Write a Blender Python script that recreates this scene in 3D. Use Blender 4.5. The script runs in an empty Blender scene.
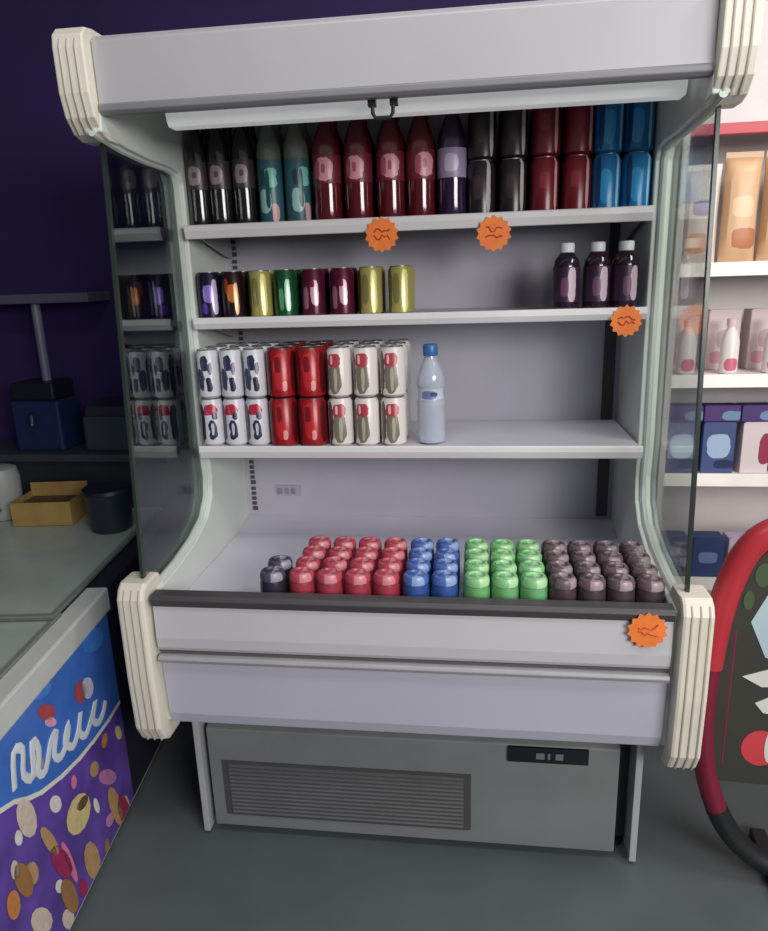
import bpy, bmesh, math, random
from mathutils import Vector, Matrix
random.seed(4)
C = bpy.context.scene.collection
PI = math.pi
# ---------------------------------------------------------------- materials
MATS = {}
def nt(name):
    m = bpy.data.materials.new(name); m.use_nodes = True
    t = m.node_tree; b = t.nodes['Principled BSDF']
    return m, t, b
def lin(c):
    return tuple(((x/255)/12.92 if x/255 <= .04045 else ((x/255+.055)/1.055)**2.4) for x in c)+(1,)
def mat(name, rgb, rough=.5, metal=0, spec=.5, var=.06, scale=8, coat=0, bump=0):
    """plain colour with a faint procedural mottling"""
    if name in MATS: return MATS[name]
    m, t, b = nt(name); N = t.nodes; L = t.links
    tc = N.new('ShaderNodeTexCoord'); no = N.new('ShaderNodeTexNoise'); no.inputs['Scale'].default_value = scale
    no.inputs['Detail'].default_value = 3
    L.new(tc.outputs['Object'], no.inputs['Vector'])
    cr = N.new('ShaderNodeValToRGB'); c = lin(rgb)
    cr.color_ramp.elements[0].position = .3; cr.color_ramp.elements[1].position = .7
    cr.color_ramp.elements[0].color = tuple(x*(1-var) for x in c[:3])+(1,)
    cr.color_ramp.elements[1].color = tuple(min(1, x*(1+var)) for x in c[:3])+(1,)
    L.new(no.outputs['Fac'], cr.inputs['Fac']); L.new(cr.outputs['Color'], b.inputs['Base Color'])
    b.inputs['Roughness'].default_value = rough; b.inputs['Metallic'].default_value = metal
    b.inputs['Specular IOR Level'].default_value = spec; b.inputs['Coat Weight'].default_value = coat
    if bump:
        bp = N.new('ShaderNodeBump'); bp.inputs['Strength'].default_value = bump; bp.inputs['Distance'].default_value = .004
        L.new(no.outputs['Fac'], bp.inputs['Height']); L.new(bp.outputs['Normal'], b.inputs['Normal'])
    MATS[name] = m; return m
def glass(name, tint, ior=.05, rough=.02):
    m, t, b = nt(name); N = t.nodes; L = t.links; N.remove(b)
    tr = N.new('ShaderNodeBsdfTransparent'); tr.inputs['Color'].default_value = tint
    gl = N.new('ShaderNodeBsdfGlossy'); gl.inputs['Roughness'].default_value = rough; gl.inputs['Color'].default_value = (.9, .95, .93, 1)
    lw = N.new('ShaderNodeLayerWeight'); pw = N.new('ShaderNodeMath'); pw.operation = 'POWER'; pw.inputs[1].default_value = 4; L.new(lw.outputs['Facing'], pw.inputs[0])
    ma = N.new('ShaderNodeMath'); ma.operation = 'MULTIPLY_ADD'; ma.inputs[1].default_value = 1-ior; ma.inputs[2].default_value = ior; L.new(pw.outputs[0], ma.inputs[0])
    mx = N.new('ShaderNodeMixShader'); L.new(ma.outputs[0], mx.inputs[0]); L.new(tr.outputs[0], mx.inputs[1]); L.new(gl.outputs[0], mx.inputs[2])
    L.new(mx.outputs[0], N['Material Output'].inputs['Surface']); MATS[name] = m; return m
def art(name, base, patches, rough=.35, metal=0, warp=.25, flat=False):
    """printed wrap, with painted highlights on some cans: soft blots of colour at (angle, height) around the object's own axis (x, height when flat)"""
    m, t, b = nt(name); N = t.nodes; L = t.links
    def M(op, a, c=None):
        n = N.new('ShaderNodeMath'); n.operation = op
        for i, v in enumerate((a, c)):
            if v is None: continue
            if isinstance(v, (int, float)): n.inputs[i].default_value = v
            else: L.new(v, n.inputs[i])
        return n.outputs[0]
    tc = N.new('ShaderNodeTexCoord'); sp = N.new('ShaderNodeSeparateXYZ'); L.new(tc.outputs['Object'], sp.inputs[0])
    ang = sp.outputs[0] if flat else M('ARCTAN2', sp.outputs[0], M('MULTIPLY', sp.outputs[1], -1))
    no = N.new('ShaderNodeTexNoise'); no.inputs['Scale'].default_value = 45; L.new(tc.outputs['Object'], no.inputs['Vector'])
    w = M('MULTIPLY', M('SUBTRACT', no.outputs['Fac'], .5), warp*4)
    col = None
    for a, z, aw, zh, c in patches:
        d = M('ADD', M('POWER', M('ABSOLUTE', M('DIVIDE', M('SUBTRACT', ang, a), aw)), 2.5), M('POWER', M('ABSOLUTE', M('DIVIDE', M('SUBTRACT', sp.outputs[2], z), zh)), 4))
        f = M('LESS_THAN', M('ADD', d, w), 1)
        mx = N.new('ShaderNodeMix'); mx.data_type = 'RGBA'; L.new(f, mx.inputs[0])
        if col is None: mx.inputs[6].default_value = lin(base)
        else: L.new(col, mx.inputs[6])
        mx.inputs[7].default_value = lin(c); col = mx.outputs[2]
    L.new(col, b.inputs['Base Color']); b.inputs['Roughness'].default_value = rough; b.inputs['Metallic'].default_value = metal
    MATS[name] = m; return m
# ---------------------------------------------------------------- mesh helpers
def obj(name, bm, m, parent=None, loc=(0, 0, 0), smooth=False, bevel=0, kind=None, label=None):
    me = bpy.data.meshes.new(name)
    bmesh.ops.recalc_face_normals(bm, faces=bm.faces)
    bm.to_mesh(me); bm.free()
    for x in (m if isinstance(m, (list, tuple)) else [m]): me.materials.append(x)
    o = bpy.data.objects.new(name, me); C.objects.link(o); o.location = loc
    if smooth:
        for p in me.polygons: p.use_smooth = True
        me.set_sharp_from_angle(angle=math.radians(40))
    if bevel:
        mo = o.modifiers.new('edge', 'BEVEL'); mo.width = bevel; mo.segments = 2; mo.limit_method = 'ANGLE'; mo.angle_limit = math.radians(40)
    if parent: o.parent = parent
    if kind: o['kind'] = kind
    if label: o['label'] = label
    return o
def box(bm, x0, x1, y0, y1, z0, z1, mi=0):
    v = [bm.verts.new((x, y, z)) for x in (x0, x1) for y in (y0, y1) for z in (z0, z1)]
    for q in ((0, 1, 3, 2), (4, 6, 7, 5), (0, 4, 5, 1), (2, 3, 7, 6), (0, 2, 6, 4), (1, 5, 7, 3)):
        bm.faces.new([v[i] for i in q]).material_index = mi
def Box(*a): bm = bmesh.new(); box(bm, *a); return bm
def prism(bm, prof, x0, x1, mi=0):
    """profile [(y,z)] extruded along x"""
    a = [bm.verts.new((x0, y, z)) for y, z in prof]; b = [bm.verts.new((x1, y, z)) for y, z in prof]
    n = len(prof)
    f = [bm.faces.new(a), bm.faces.new(b[::-1])]
    for i in range(n): f.append(bm.faces.new((a[i], b[i], b[(i+1) % n], a[(i+1) % n])))
    for q in f: q.material_index = mi
    if n > 4:
        bm.normal_update(); bmesh.ops.triangulate(bm, faces=f[:2], ngon_method='EAR_CLIP')
def Prism(*a): bm = bmesh.new(); prism(bm, *a); return bm
def lathe(bm, prof, n=24, ctr=(0, 0, 0), cap=True, mi=0):
    rings = []
    for r, z in prof:
        rings.append([bm.verts.new((ctr[0]+r*math.cos(2*PI*k/n), ctr[1]+r*math.sin(2*PI*k/n), ctr[2]+z)) for k in range(n)])
    for i in range(len(rings)-1):
        for k in range(n):
            bm.faces.new((rings[i][k], rings[i][(k+1) % n], rings[i+1][(k+1) % n], rings[i+1][k])).material_index = mi
    if cap:
        bm.faces.new(rings[0][::-1]).material_index = mi; bm.faces.new(rings[-1]).material_index = mi
def Lathe(prof, n=24, **k): bm = bmesh.new(); lathe(bm, prof, n, **k); return bm
def tube(bm, pts, r, n=10, closed=False, mi=0):
    pts = [Vector(p) for p in pts]; rings = []; N_ = len(pts); ref = None
    for i, p in enumerate(pts):
        a = pts[(i-1) % N_] if closed else pts[max(i-1, 0)]; b = pts[(i+1) % N_] if closed else pts[min(i+1, N_-1)]
        t = (b-a).normalized()
        if ref is None: ref = t.orthogonal().normalized()
        ref = (ref-t*ref.dot(t)).normalized(); s = t.cross(ref)
        rings.append([bm.verts.new(p+(ref*math.cos(2*PI*k/n)+s*math.sin(2*PI*k/n))*r) for k in range(n)])
    for i in range(N_ if closed else N_-1):
        A, B = rings[i], rings[(i+1) % N_]
        for k in range(n): bm.faces.new((A[k], A[(k+1) % n], B[(k+1) % n], B[k])).material_index = mi
    if not closed: bm.faces.new(rings[0][::-1]); bm.faces.new(rings[-1])
def Tube(*a, **k): bm = bmesh.new(); tube(bm, *a, **k); return bm
def thing(name, label, cat, loc=(0, 0, 0), rz=0, group=None):
    o = bpy.data.objects.new(name, None); C.objects.link(o); o.location = loc; o.rotation_euler = (0, 0, rz)
    o.empty_display_size = .05; o['label'] = label; o['category'] = cat
    if group: o['group'] = group
    return o
def tag(o, label, cat, group=None):
    o['label'] = label; o['category'] = cat
    if group: o['group'] = group
    return o
def dup(root, loc, label, rz=0, group=None):
    r = root.copy(); C.objects.link(r); r.location = loc; r.rotation_euler = (0, 0, rz); r['label'] = label
    if group: r['group'] = group
    for ch in list(root.children):
        c = ch.copy(); C.objects.link(c); c.parent = r
        for g in ch.children:
            d = g.copy(); C.objects.link(d); d.parent = c
    return r
USED = set()
def place(proto, loc, label, group, rz=0):
    if proto.name in USED: return dup(proto, loc, label, rz, group)
    USED.add(proto.name); proto.location = loc; proto.rotation_euler = (0, 0, rz); proto['label'] = label; proto['group'] = group
    return proto
ORD = ['first', 'second', 'third', 'fourth', 'fifth', 'sixth']

ELL = [
('white', [(0.038, 0.346), (0.032, 0.339), (0.02, 0.34), (0.007, 0.348), (-0.004, 0.361), (-0.01, 0.376), (-0.01, 0.388), (-0.004, 0.395), (0.008, 0.395), (0.02, 0.387), (0.032, 0.374), (0.038, 0.359)]) ,
('cream', [(0.152, 0.206), (0.123, 0.2), (0.09, 0.21), (0.062, 0.232), (0.046, 0.26), (0.045, 0.287), (0.06, 0.306), (0.086, 0.314), (0.119, 0.306), (0.148, 0.285), (0.167, 0.256), (0.169, 0.227)]) ,
('brown', [(0.147, 0.248), (0.131, 0.251), (0.116, 0.258), (0.105, 0.268), (0.101, 0.277), (0.106, 0.284), (0.117, 0.286), (0.133, 0.284), (0.149, 0.277), (0.16, 0.268), (0.164, 0.258), (0.159, 0.251)]) ,
('cream2', [(-0.068, 0.405), (-0.073, 0.383), (-0.087, 0.374), (-0.105, 0.382), (-0.122, 0.402), (-0.133, 0.43), (-0.137, 0.459), (-0.132, 0.48), (-0.119, 0.489), (-0.102, 0.483), (-0.084, 0.464), (-0.072, 0.435)]) ,
('tan', [(-0.015, 0.296), (-0.007, 0.267), (-0.008, 0.25), (-0.016, 0.248), (-0.03, 0.263), (-0.046, 0.29), (-0.058, 0.32), (-0.065, 0.347), (-0.065, 0.364), (-0.057, 0.366), (-0.043, 0.352), (-0.028, 0.327)]) ,
('magenta', [(0.031, 0.192), (0.036, 0.161), (0.029, 0.145), (0.013, 0.149), (-0.007, 0.171), (-0.027, 0.205), (-0.04, 0.24), (-0.044, 0.269), (-0.038, 0.285), (-0.023, 0.282), (-0.004, 0.262), (0.016, 0.23)]) ,
('pink', [(0.044, 0.172), (0.05, 0.133), (0.05, 0.109), (0.043, 0.105), (0.033, 0.122), (0.021, 0.156), (0.011, 0.197), (0.005, 0.233), (0.006, 0.257), (0.012, 0.261), (0.022, 0.245), (0.034, 0.213)]) ,
('tan', [(0.172, 0.048), (0.165, 0.021), (0.149, 0.012), (0.129, 0.022), (0.11, 0.049), (0.097, 0.084), (0.094, 0.118), (0.1, 0.144), (0.115, 0.153), (0.135, 0.145), (0.154, 0.12), (0.168, 0.084)]) ,
('pink2', [(0.336, 0.181), (0.325, 0.176), (0.303, 0.184), (0.276, 0.203), (0.252, 0.226), (0.237, 0.248), (0.234, 0.264), (0.244, 0.268), (0.264, 0.261), (0.291, 0.244), (0.315, 0.221), (0.332, 0.197)]) ,
('tan', [(0.339, 0.083), (0.34, 0.047), (0.332, 0.027), (0.315, 0.03), (0.296, 0.055), (0.279, 0.093), (0.268, 0.134), (0.267, 0.168), (0.275, 0.187), (0.291, 0.185), (0.31, 0.163), (0.327, 0.126)]) ,
('magenta', [(0.39, 0.016), (0.388, -0.015), (0.376, -0.03), (0.358, -0.024), (0.338, 0.001), (0.322, 0.036), (0.314, 0.074), (0.316, 0.103), (0.328, 0.117), (0.345, 0.113), (0.365, 0.09), (0.381, 0.054)]) ,
('tan2', [(-0.124, 0.292), (-0.127, 0.27), (-0.137, 0.26), (-0.151, 0.266), (-0.166, 0.286), (-0.178, 0.313), (-0.184, 0.341), (-0.181, 0.362), (-0.172, 0.372), (-0.158, 0.367), (-0.143, 0.349), (-0.13, 0.321)]) ,
('tan2', [(0.035, 0.078), (0.034, 0.051), (0.023, 0.04), (0.007, 0.047), (-0.01, 0.071), (-0.024, 0.103), (-0.031, 0.136), (-0.03, 0.161), (-0.02, 0.172), (-0.005, 0.166), (0.013, 0.145), (0.028, 0.112)]) ,
('cream2', [(-0.083, 0.125), (-0.094, 0.116), (-0.112, 0.122), (-0.132, 0.14), (-0.15, 0.165), (-0.159, 0.191), (-0.159, 0.21), (-0.15, 0.219), (-0.133, 0.215), (-0.113, 0.198), (-0.095, 0.173), (-0.084, 0.146)]) ,
('tan', [(-0.003, 0.496), (-0.01, 0.489), (-0.022, 0.49), (-0.036, 0.498), (-0.048, 0.511), (-0.055, 0.525), (-0.055, 0.537), (-0.049, 0.543), (-0.037, 0.543), (-0.023, 0.536), (-0.011, 0.523), (-0.004, 0.508)]) ,
('orange', [(-0.181, 0.277), (-0.189, 0.266), (-0.2, 0.264), (-0.212, 0.271), (-0.221, 0.287), (-0.225, 0.306), (-0.223, 0.323), (-0.215, 0.335), (-0.204, 0.337), (-0.192, 0.33), (-0.183, 0.315), (-0.179, 0.295)]) ,
('red', [(0.244, 0.521), (0.235, 0.51), (0.221, 0.508), (0.204, 0.514), (0.191, 0.528), (0.183, 0.544), (0.184, 0.56), (0.192, 0.571), (0.206, 0.573), (0.223, 0.567), (0.237, 0.554), (0.244, 0.537)]) ,
('whitec', [(0.285, 0.507), (0.275, 0.496), (0.26, 0.493), (0.243, 0.5), (0.229, 0.514), (0.221, 0.531), (0.222, 0.547), (0.23, 0.558), (0.245, 0.561), (0.262, 0.554), (0.277, 0.541), (0.285, 0.523)]) ,
('red', [(0.083, 0.572), (0.075, 0.566), (0.059, 0.569), (0.04, 0.58), (0.022, 0.595), (0.012, 0.61), (0.01, 0.622), (0.018, 0.627), (0.032, 0.625), (0.051, 0.615), (0.069, 0.6), (0.081, 0.584)]) ,
('pinkw', [(0.079, 0.546), (0.074, 0.543), (0.063, 0.546), (0.051, 0.553), (0.039, 0.563), (0.031, 0.574), (0.03, 0.581), (0.035, 0.584), (0.045, 0.582), (0.058, 0.575), (0.07, 0.565), (0.078, 0.554)]) ,
('white', [(-0.13, 0.405), (-0.134, 0.398), (-0.141, 0.397), (-0.148, 0.401), (-0.154, 0.409), (-0.157, 0.419), (-0.156, 0.429), (-0.151, 0.435), (-0.145, 0.437), (-0.138, 0.433), (-0.132, 0.425), (-0.129, 0.414)]) ,
('lblue', [(0.366, 0.59), (0.334, 0.592), (0.3, 0.604), (0.272, 0.622), (0.258, 0.643), (0.26, 0.66), (0.278, 0.669), (0.308, 0.669), (0.342, 0.658), (0.371, 0.64), (0.388, 0.618), (0.386, 0.6)]) ,
('lblue', [(0.08, 0.654), (0.083, 0.641), (0.073, 0.634), (0.054, 0.634), (0.03, 0.642), (0.01, 0.654), (-0.003, 0.668), (-0.006, 0.68), (0.004, 0.687), (0.022, 0.687), (0.045, 0.681), (0.066, 0.668)]) ,
('cream2', [(-0.164, 0.353), (-0.169, 0.345), (-0.176, 0.343), (-0.183, 0.346), (-0.188, 0.355), (-0.19, 0.367), (-0.189, 0.378), (-0.184, 0.386), (-0.177, 0.389), (-0.17, 0.385), (-0.165, 0.377), (-0.162, 0.365)]) ,
]
# ---------------------------------------------------------------- setting
def struct(name, bm, m, **k): return obj(name, bm, m, kind='structure', **k)
floorm = mat('floor_vinyl', (88, 96, 97), .42, var=.12, scale=3, spec=.4)
purple = mat('purple_paint', (46, 27, 84), .75, var=.15, scale=2)
struct('floor', Box(-3.2, 3.0, -3.6, 1.25, -.08, 0), floorm)
struct('wall_back', Box(-3.2, 3.0, 1.15, 1.25, 0, 3.0), purple)
struct('wall_left', Box(-3.2, -3.1, -3.6, 1.15, 0, 3.0), purple)
struct('ceiling', Box(-3.2, 3.0, -3.6, 1.25, 3.0, 3.08), mat('ceiling_paint', (150, 148, 150), .9))
struct('baseboard_back', Box(-3.1, 3.0, 1.135, 1.15, 0, .09), mat('skirting', (40, 40, 44), .6), bevel=.003)

# ---------------------------------------------------------------- refrigerated display
white = mat('white_enamel', (222, 219, 220), .32, var=.03, scale=3)
greyw = mat('grey_enamel', (186, 184, 188), .35, var=.04, scale=3)
inner = mat('liner_enamel', (218, 216, 228), .4, var=.04, scale=4)
cream = mat('cream_plastic', (226, 219, 202), .45, var=.05, scale=9)
black = mat('black_rubber', (74, 71, 73), .45, var=.1)
darkm = mat('dark_metal', (58, 58, 62), .45, metal=.4)
steel = mat('grey_base_steel', (132, 138, 137), .42, metal=.2, var=.05)
FR = thing('open_display_fridge', 'tall white open-front refrigerated drinks display with three shelves and glass sides', 'fridge')
A_ = .62
# canopy: front fascia with folded lower lip, top and ceiling of the cold space
bm = bmesh.new()
prism(bm, [(.0, 2.047), (.012, 2.058), (.03, 2.062), (.80, 2.062), (.80, 2.02), (.30, 2.02), (.045, 1.985), (.045, 1.93), (.028, 1.912), (.008, 1.910), (.002, 1.925)], -A_, A_)
obj('canopy', bm, mat('canopy_enamel', (176, 174, 177), .38, var=.03, scale=3), FR, bevel=.003)
bm = Prism([(.004, 1.930), (-.001, 1.926), (-.001, 1.914), (.008, 1.907), (.04, 1.910), (.04, 1.93)], -A_, A_)
obj('canopy_lip', bm, mat('lip_shade_grey', (128, 127, 130), .4), FR, bevel=.002)  # darker grey than the canopy: shade line under the fascia painted in
lampm = mat('lamp_diffuser_glow', (228, 230, 228), .4); lampm.node_tree.nodes['Principled BSDF'].inputs['Emission Color'].default_value = (1, 1, 1, 1); lampm.node_tree.nodes['Principled BSDF'].inputs['Emission Strength'].default_value = .25  # weak glow added so the unlit lamp strip looks brighter
lamp = obj('lamp_housing', Prism([(.075, 1.99), (.100, 1.905), (.108, 1.896), (.150, 1.896), (.165, 1.99)], -.515, .60), lampm, FR, bevel=.003, label='long white lamp housing under the canopy')
bm = bmesh.new(); tube(bm, [(-.042, .05, 1.925), (-.040, .045, 1.885), (-.034, .045, 1.876), (-.004, .045, 1.876), (.002, .045, 1.885), (.004, .05, 1.925)], .0042, 8)
box(bm, -.050, -.034, .040, .062, 1.900, 1.915); box(bm, -.004, .012, .040, .062, 1.900, 1.915)
obj('blind_hook', bm, darkm, FR, label='small dark metal hook for the night blind')
# C-shaped side panels with the opening that holds the glass
def arc(cy, cz, r, a0, a1, n=5): return [(cy+r*math.cos(math.radians(a0+(a1-a0)*k/n)), cz+r*math.sin(math.radians(a0+(a1-a0)*k/n))) for k in range(n+1)]
OPEN = [(.0, 1.874), (.12, 1.858), (.25, 1.850), (.36, 1.850), (.405, 1.842), (.422, 1.815), (.418, 1.40), (.408, 1.08), (.418, .99), (.405, .925), (.355, .872), (.26, .838), (.14, .818), (.0, .806)]
prof = [(.02, 2.05), (.80, 2.062), (.80, .62), (.74, .50), (.30, .44), (-.02, .44), (-.03, .80)] + OPEN[::-1]
for s in (-1, 1):
    bm = bmesh.new(); x0, x1 = (A_, .662) if s > 0 else (-.662, -A_)
    prism(bm, prof, x0, x1)
    sp = obj('side_panel', bm, mat('side_enamel', (214, 220, 212), .35, var=.03, scale=3), FR, bevel=.004)
    # rim moulding that follows the opening
    bm = bmesh.new(); pts = [(s*.641, y-.002 if 1 else y, z) for y, z in OPEN]
    tube(bm, pts, .009, 8)
    obj('rim_moulding', bm, mat('moulding', (196, 204, 196), .4), sp, smooth=True)
    # glass
    gp = [(.062, 1.864)] + [(y+.012, z+(.012 if z > 1.5 else -.012)) for y, z in OPEN[1:-1]] + [(-.018, .80)]
    bm = Prism(gp, s*.652-.003, s*.652+.003)
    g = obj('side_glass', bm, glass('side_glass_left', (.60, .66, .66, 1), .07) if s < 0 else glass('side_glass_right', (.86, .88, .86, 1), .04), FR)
    obj('glass_edge', Prism([(.056, 1.866), (.068, 1.866), (-.008, .80), (-.022, .80)], s*.652-.004, s*.652+.004), mat('glass_edge_green', (44, 54, 48), .25), g)
    # upper bumper
    up = [(-.03, 2.03), (-.026, 2.055), (-.01, 2.07), (.02, 2.075), (.10, 2.075), (.10, 2.045), (.04, 2.03), (.03, 1.95), (.05, 1.885), (.09, 1.872), (.09, 1.862), (.04, 1.862), (.01, 1.872), (-.015, 1.90), (-.028, 1.945)]
    xa, xb = (.622, .690) if s > 0 else (-.690, -.622)
    u = obj('upper_bumper', Prism(up, xa, xb), cream, FR, bevel=.006)
    bm = bmesh.new()
    for q in (.017, .034, .051):
        tube(bm, [(xa+q, -.026, 2.045), (xa+q, -.031, 2.03), (xa+q, -.029, 1.945), (xa+q, -.016, 1.898), (xa+q, .006, 1.871)], .0026, 6)
    obj('bumper_rib', bm, mat('cream_rib', (190, 182, 166), .5), u, smooth=True)
    lo = [(-.045, .845), (-.06, .835), (-.072, .81), (-.074, .60), (-.068, .445), (-.045, .40), (-.02, .383), (.05, .383), (.06, .395), (.06, .80), (.03, .845)]
    xa, xb = (.630, .700) if s > 0 else (-.700, -.630)
    l = obj('lower_bumper', Prism(lo, xa, xb), cream, FR, bevel=.008)
    bm = bmesh.new()
    for q in (.02, .039, .058):
        tube(bm, [(xa+q, -.0605, .832), (xa+q, -.0725, .808), (xa+q, -.0745, .60), (xa+q, -.0685, .445), (xa+q, -.0455, .398)], .0026, 6)
    obj('bumper_rib', bm, MATS['cream_rib'], l, smooth=True)
# back and inside
bp = obj('back_panel', Box(-A_, A_, .72, .78, .70, 2.02), mat('back_liner', (184, 182, 194), .42, var=.05, scale=3), FR)
bm = bmesh.new()
for k in range(13):
    z = .775+k*.095; box(bm, -.600, -.584, .7155, .7205, z, z+.014); 
    for j in range(4): box(bm, -.600, -.586, .7150, .7205, z+.02+j*.018, z+.031+j*.018)
obj('slot_and_gap_strip', bm, black, bp, label='column of dark shelf-bracket slots at the left rear corner')
obj('slot_and_gap_strip', Box(.570, .604, .708, .722, .77, 1.98), mat('corner_gap_shade', (66, 66, 70), .6), bp, label='dark vertical strip standing in for the gap at the right rear corner')  # dark strip stands in for the shaded gap beside the back panel
bm = bmesh.new(); box(bm, -.512, -.425, .7165, .7205, .828, .866)
obj('notice', bm, art('small_notice', (172, 170, 182), [(-.50, .846, .010, .012, (140, 136, 150)), (-.475, .846, .009, .012, (146, 142, 154)), (-.452, .846, .008, .012, (138, 134, 148))], warp=.2, flat=True), bp, label='small faint grey printed notice')
# display deck of the well
deck = obj('display_deck', Prism([(-.035, .732), (.60, .732), (.72, .757), (.72, .73), (.60, .705), (-.035, .705)], -A_, A_), inner, FR, bevel=.002)
# shelves
for z, y0, th in ((1.700, .384, .030), (1.452, .384, .026), (1.094, .330, .030)):
    s = obj('shelf', Prism([(y0+.016, z-.006), (y0+.016, z), (.708, z), (.708, z-.014), (y0+.016, z-.014)], -.612, .612), mat('shelf_enamel', (208, 206, 214), .35, var=.03), FR, bevel=.0015)
    obj('price_rail', Prism([(y0, z+.004), (y0+.004, z+.007), (y0+.016, z+.002), (y0+.016, z-th), (y0+.006, z-th), (y0-.001, z-.010)], -.616, .616), white, s, bevel=.002)
    for sx in (-1, 1):
        bm = bmesh.new(); prism(bm, [(y0+.05, z-.014), (.712, z-.014), (.712, z-.075), (.66, z-.07), (y0+.10, z-.03)], sx*.60-.003, sx*.60+.003)
        obj('bracket', bm, greyw, s)
# front of the well
obj('front_rail', Prism([(-.052, .788), (-.058, .806), (-.050, .816), (-.02, .818), (-.006, .808), (-.010, .762), (-.030, .762), (-.046, .784)], -A_, A_), black, FR, bevel=.002, label='black rubber rail along the front of the well')
obj('front_panel', Prism([(-.046, .787), (-.050, .70), (-.047, .672), (-.040, .660), (.0, .655), (-.012, .74), (-.03, .787)], -A_, A_), mat('front_enamel', (204, 201, 205), .3, var=.03, scale=3), FR, bevel=.003)
obj('groove', Prism([(-.040, .659), (-.034, .650), (-.034, .626), (.0, .626), (.0, .6545), (-.03, .657)], -A_, A_), mat('groove_shade_grey', (120, 116, 119), .5), FR)  # real recess, with its shade painted into the grey
obj('bumper_rail', Prism([(-.0345, .649), (-.050, .648), (-.055, .640), (-.050, .630), (-.0345, .6245)], -A_, A_), mat('rail_grey', (168, 164, 168), .35), FR, bevel=.002)
obj('lower_panel', Prism([(-.036, .624), (-.030, .47), (-.020, .438), (.0, .428), (.06, .43), (.06, .624)], -A_, A_), mat('lower_enamel', (190, 189, 202), .32, var=.03, scale=3), FR, bevel=.003)
obj('tub', Prism([(.061, .43), (.64, .50), (.70, .60), (.70, .700), (.002, .700), (.002, .656), (.061, .656)], -A_+.001, A_-.001), greyw, FR)
# machine compartment
base = obj('base_cabinet', Box(-.59, .59, .13, .72, .03, .50), darkm, FR)
kp = obj('front_cover', Prism([(.072, .030), (.072, .352), (.09, .36), (.13, .36), (.13, .030)], -.572, .549), steel, FR, bevel=.003, label='grey removable front cover of the motor compartment')
bm = bmesh.new(); box(bm, -.535, .165, .0705, .0725, .070, .252)
gm = mat('grille_dark', (76, 76, 77), .55)
gr = obj('grille', bm, gm, kp, label='dark slatted ventilation grille')
bm = bmesh.new()
for k in range(13):
    z = .079+k*.0128
    prism(bm, [(.0715, z), (.0655, z+.0015), (.0655, z+.004), (.0715, z+.008)], -.515, .145)
obj('louvre', bm, mat('louvre_grey', (94, 93, 94), .55), gr)
for s in (-1, 1):
    obj('side_plate', Box(*((.588, .606) if s > 0 else (-.606, -.588)), .062, .72, .012, .46), mat('plate_light', (172, 174, 178), .4), FR, bevel=.002)
for x in (-.57, .57):
    for y in (.15, .66): obj('levelling_foot', Lathe([(.02, 0), (.02, .012), (.01, .014), (.01, .03)], 12, ctr=(x, y, 0)), darkm, FR)
cp = obj('control_panel', Box(.262, .470, .064, .074, .305, .350), mat('control_black', (26, 27, 32), .25), FR, bevel=.002, label='black thermostat control strip')
bm = bmesh.new()
for x, w in ((.335, .022), (.365, .006), (.385, .020)): box(bm, x, x+w, .0628, .065, .318, .336)
obj('display_window', bm, mat('display_grey', (110, 118, 128), .3), cp)
# orange starburst price stickers, each with a scrawl nobody can read
org = mat('orange_card', (246, 132, 58), .6, var=.08, scale=40); orgd = mat('orange_scrawl', (196, 74, 26), .6)
def star(parent, x, y, z, lab, r=.046, k=0):
    bm = bmesh.new(); n = 14; a = []; b = []
    for i in range(2*n):
        rr = r*(1 if i % 2 else .84); t = PI*i/n
        a.append(bm.verts.new((x+rr*math.cos(t), y, z+rr*math.sin(t)))); b.append(bm.verts.new((x+rr*math.cos(t), y-.0012, z+rr*math.sin(t))))
    bm.faces.new(a); bm.faces.new(b[::-1])
    for i in range(2*n): bm.faces.new((a[i], a[(i+1) % (2*n)], b[(i+1) % (2*n)], b[i]))
    o = obj('price_sticker', bm, org, parent, label=lab)
    rnd = random.Random(k); bm = bmesh.new()
    for j in range(2):
        p = [(x-.02+.007*i, y-.0016, z+.010-.016*j+rnd.uniform(-.007, .007)) for i in range(7)]; tube(bm, p, .0022, 5)
    obj('scrawl', bm, orgd, o); return o
star(FR, -.072, .381, 1.662, 'orange starburst sticker on the top shelf edge, left one', k=1)
star(FR, .220, .381, 1.654, 'orange starburst sticker on the top shelf edge, right one', k=2)
star(FR, .563, .381, 1.424, 'orange starburst sticker at the right end of the middle shelf', .042, 3)
star(FR, .560, -.0595, .768, 'orange starburst sticker on the front of the well', .045, 4)

# ---------------------------------------------------------------- drinks
alu = mat('can_aluminium', (130, 128, 132), .35, metal=.8)
def can(name, label, artm, r, h, n=24):
    t = thing(name, label, 'can')
    obj('body', Lathe([(r*.74, 0), (r*.80, .002), (r, h*.055), (r, h*.90), (r*.84, h*.975), (r*.84, h*.99)], n), artm, t, smooth=True)
    bm = Lathe([(r*.84, h*.985), (r*.87, h*.99), (r*.87, h), (r*.80, h), (r*.78, h*.982), (r*.1, h*.982)], n); obj('lid', bm, alu, t, smooth=True)
    bm = bmesh.new(); lathe(bm, [(r*.22, h*.984), (r*.22, h*.995)], 10, (0, -r*.2, 0)); box(bm, -r*.12, r*.12, -r*.2, r*.35, h*.985, h*.993)
    obj('pull_tab', bm, alu, t)
    return t
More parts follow.
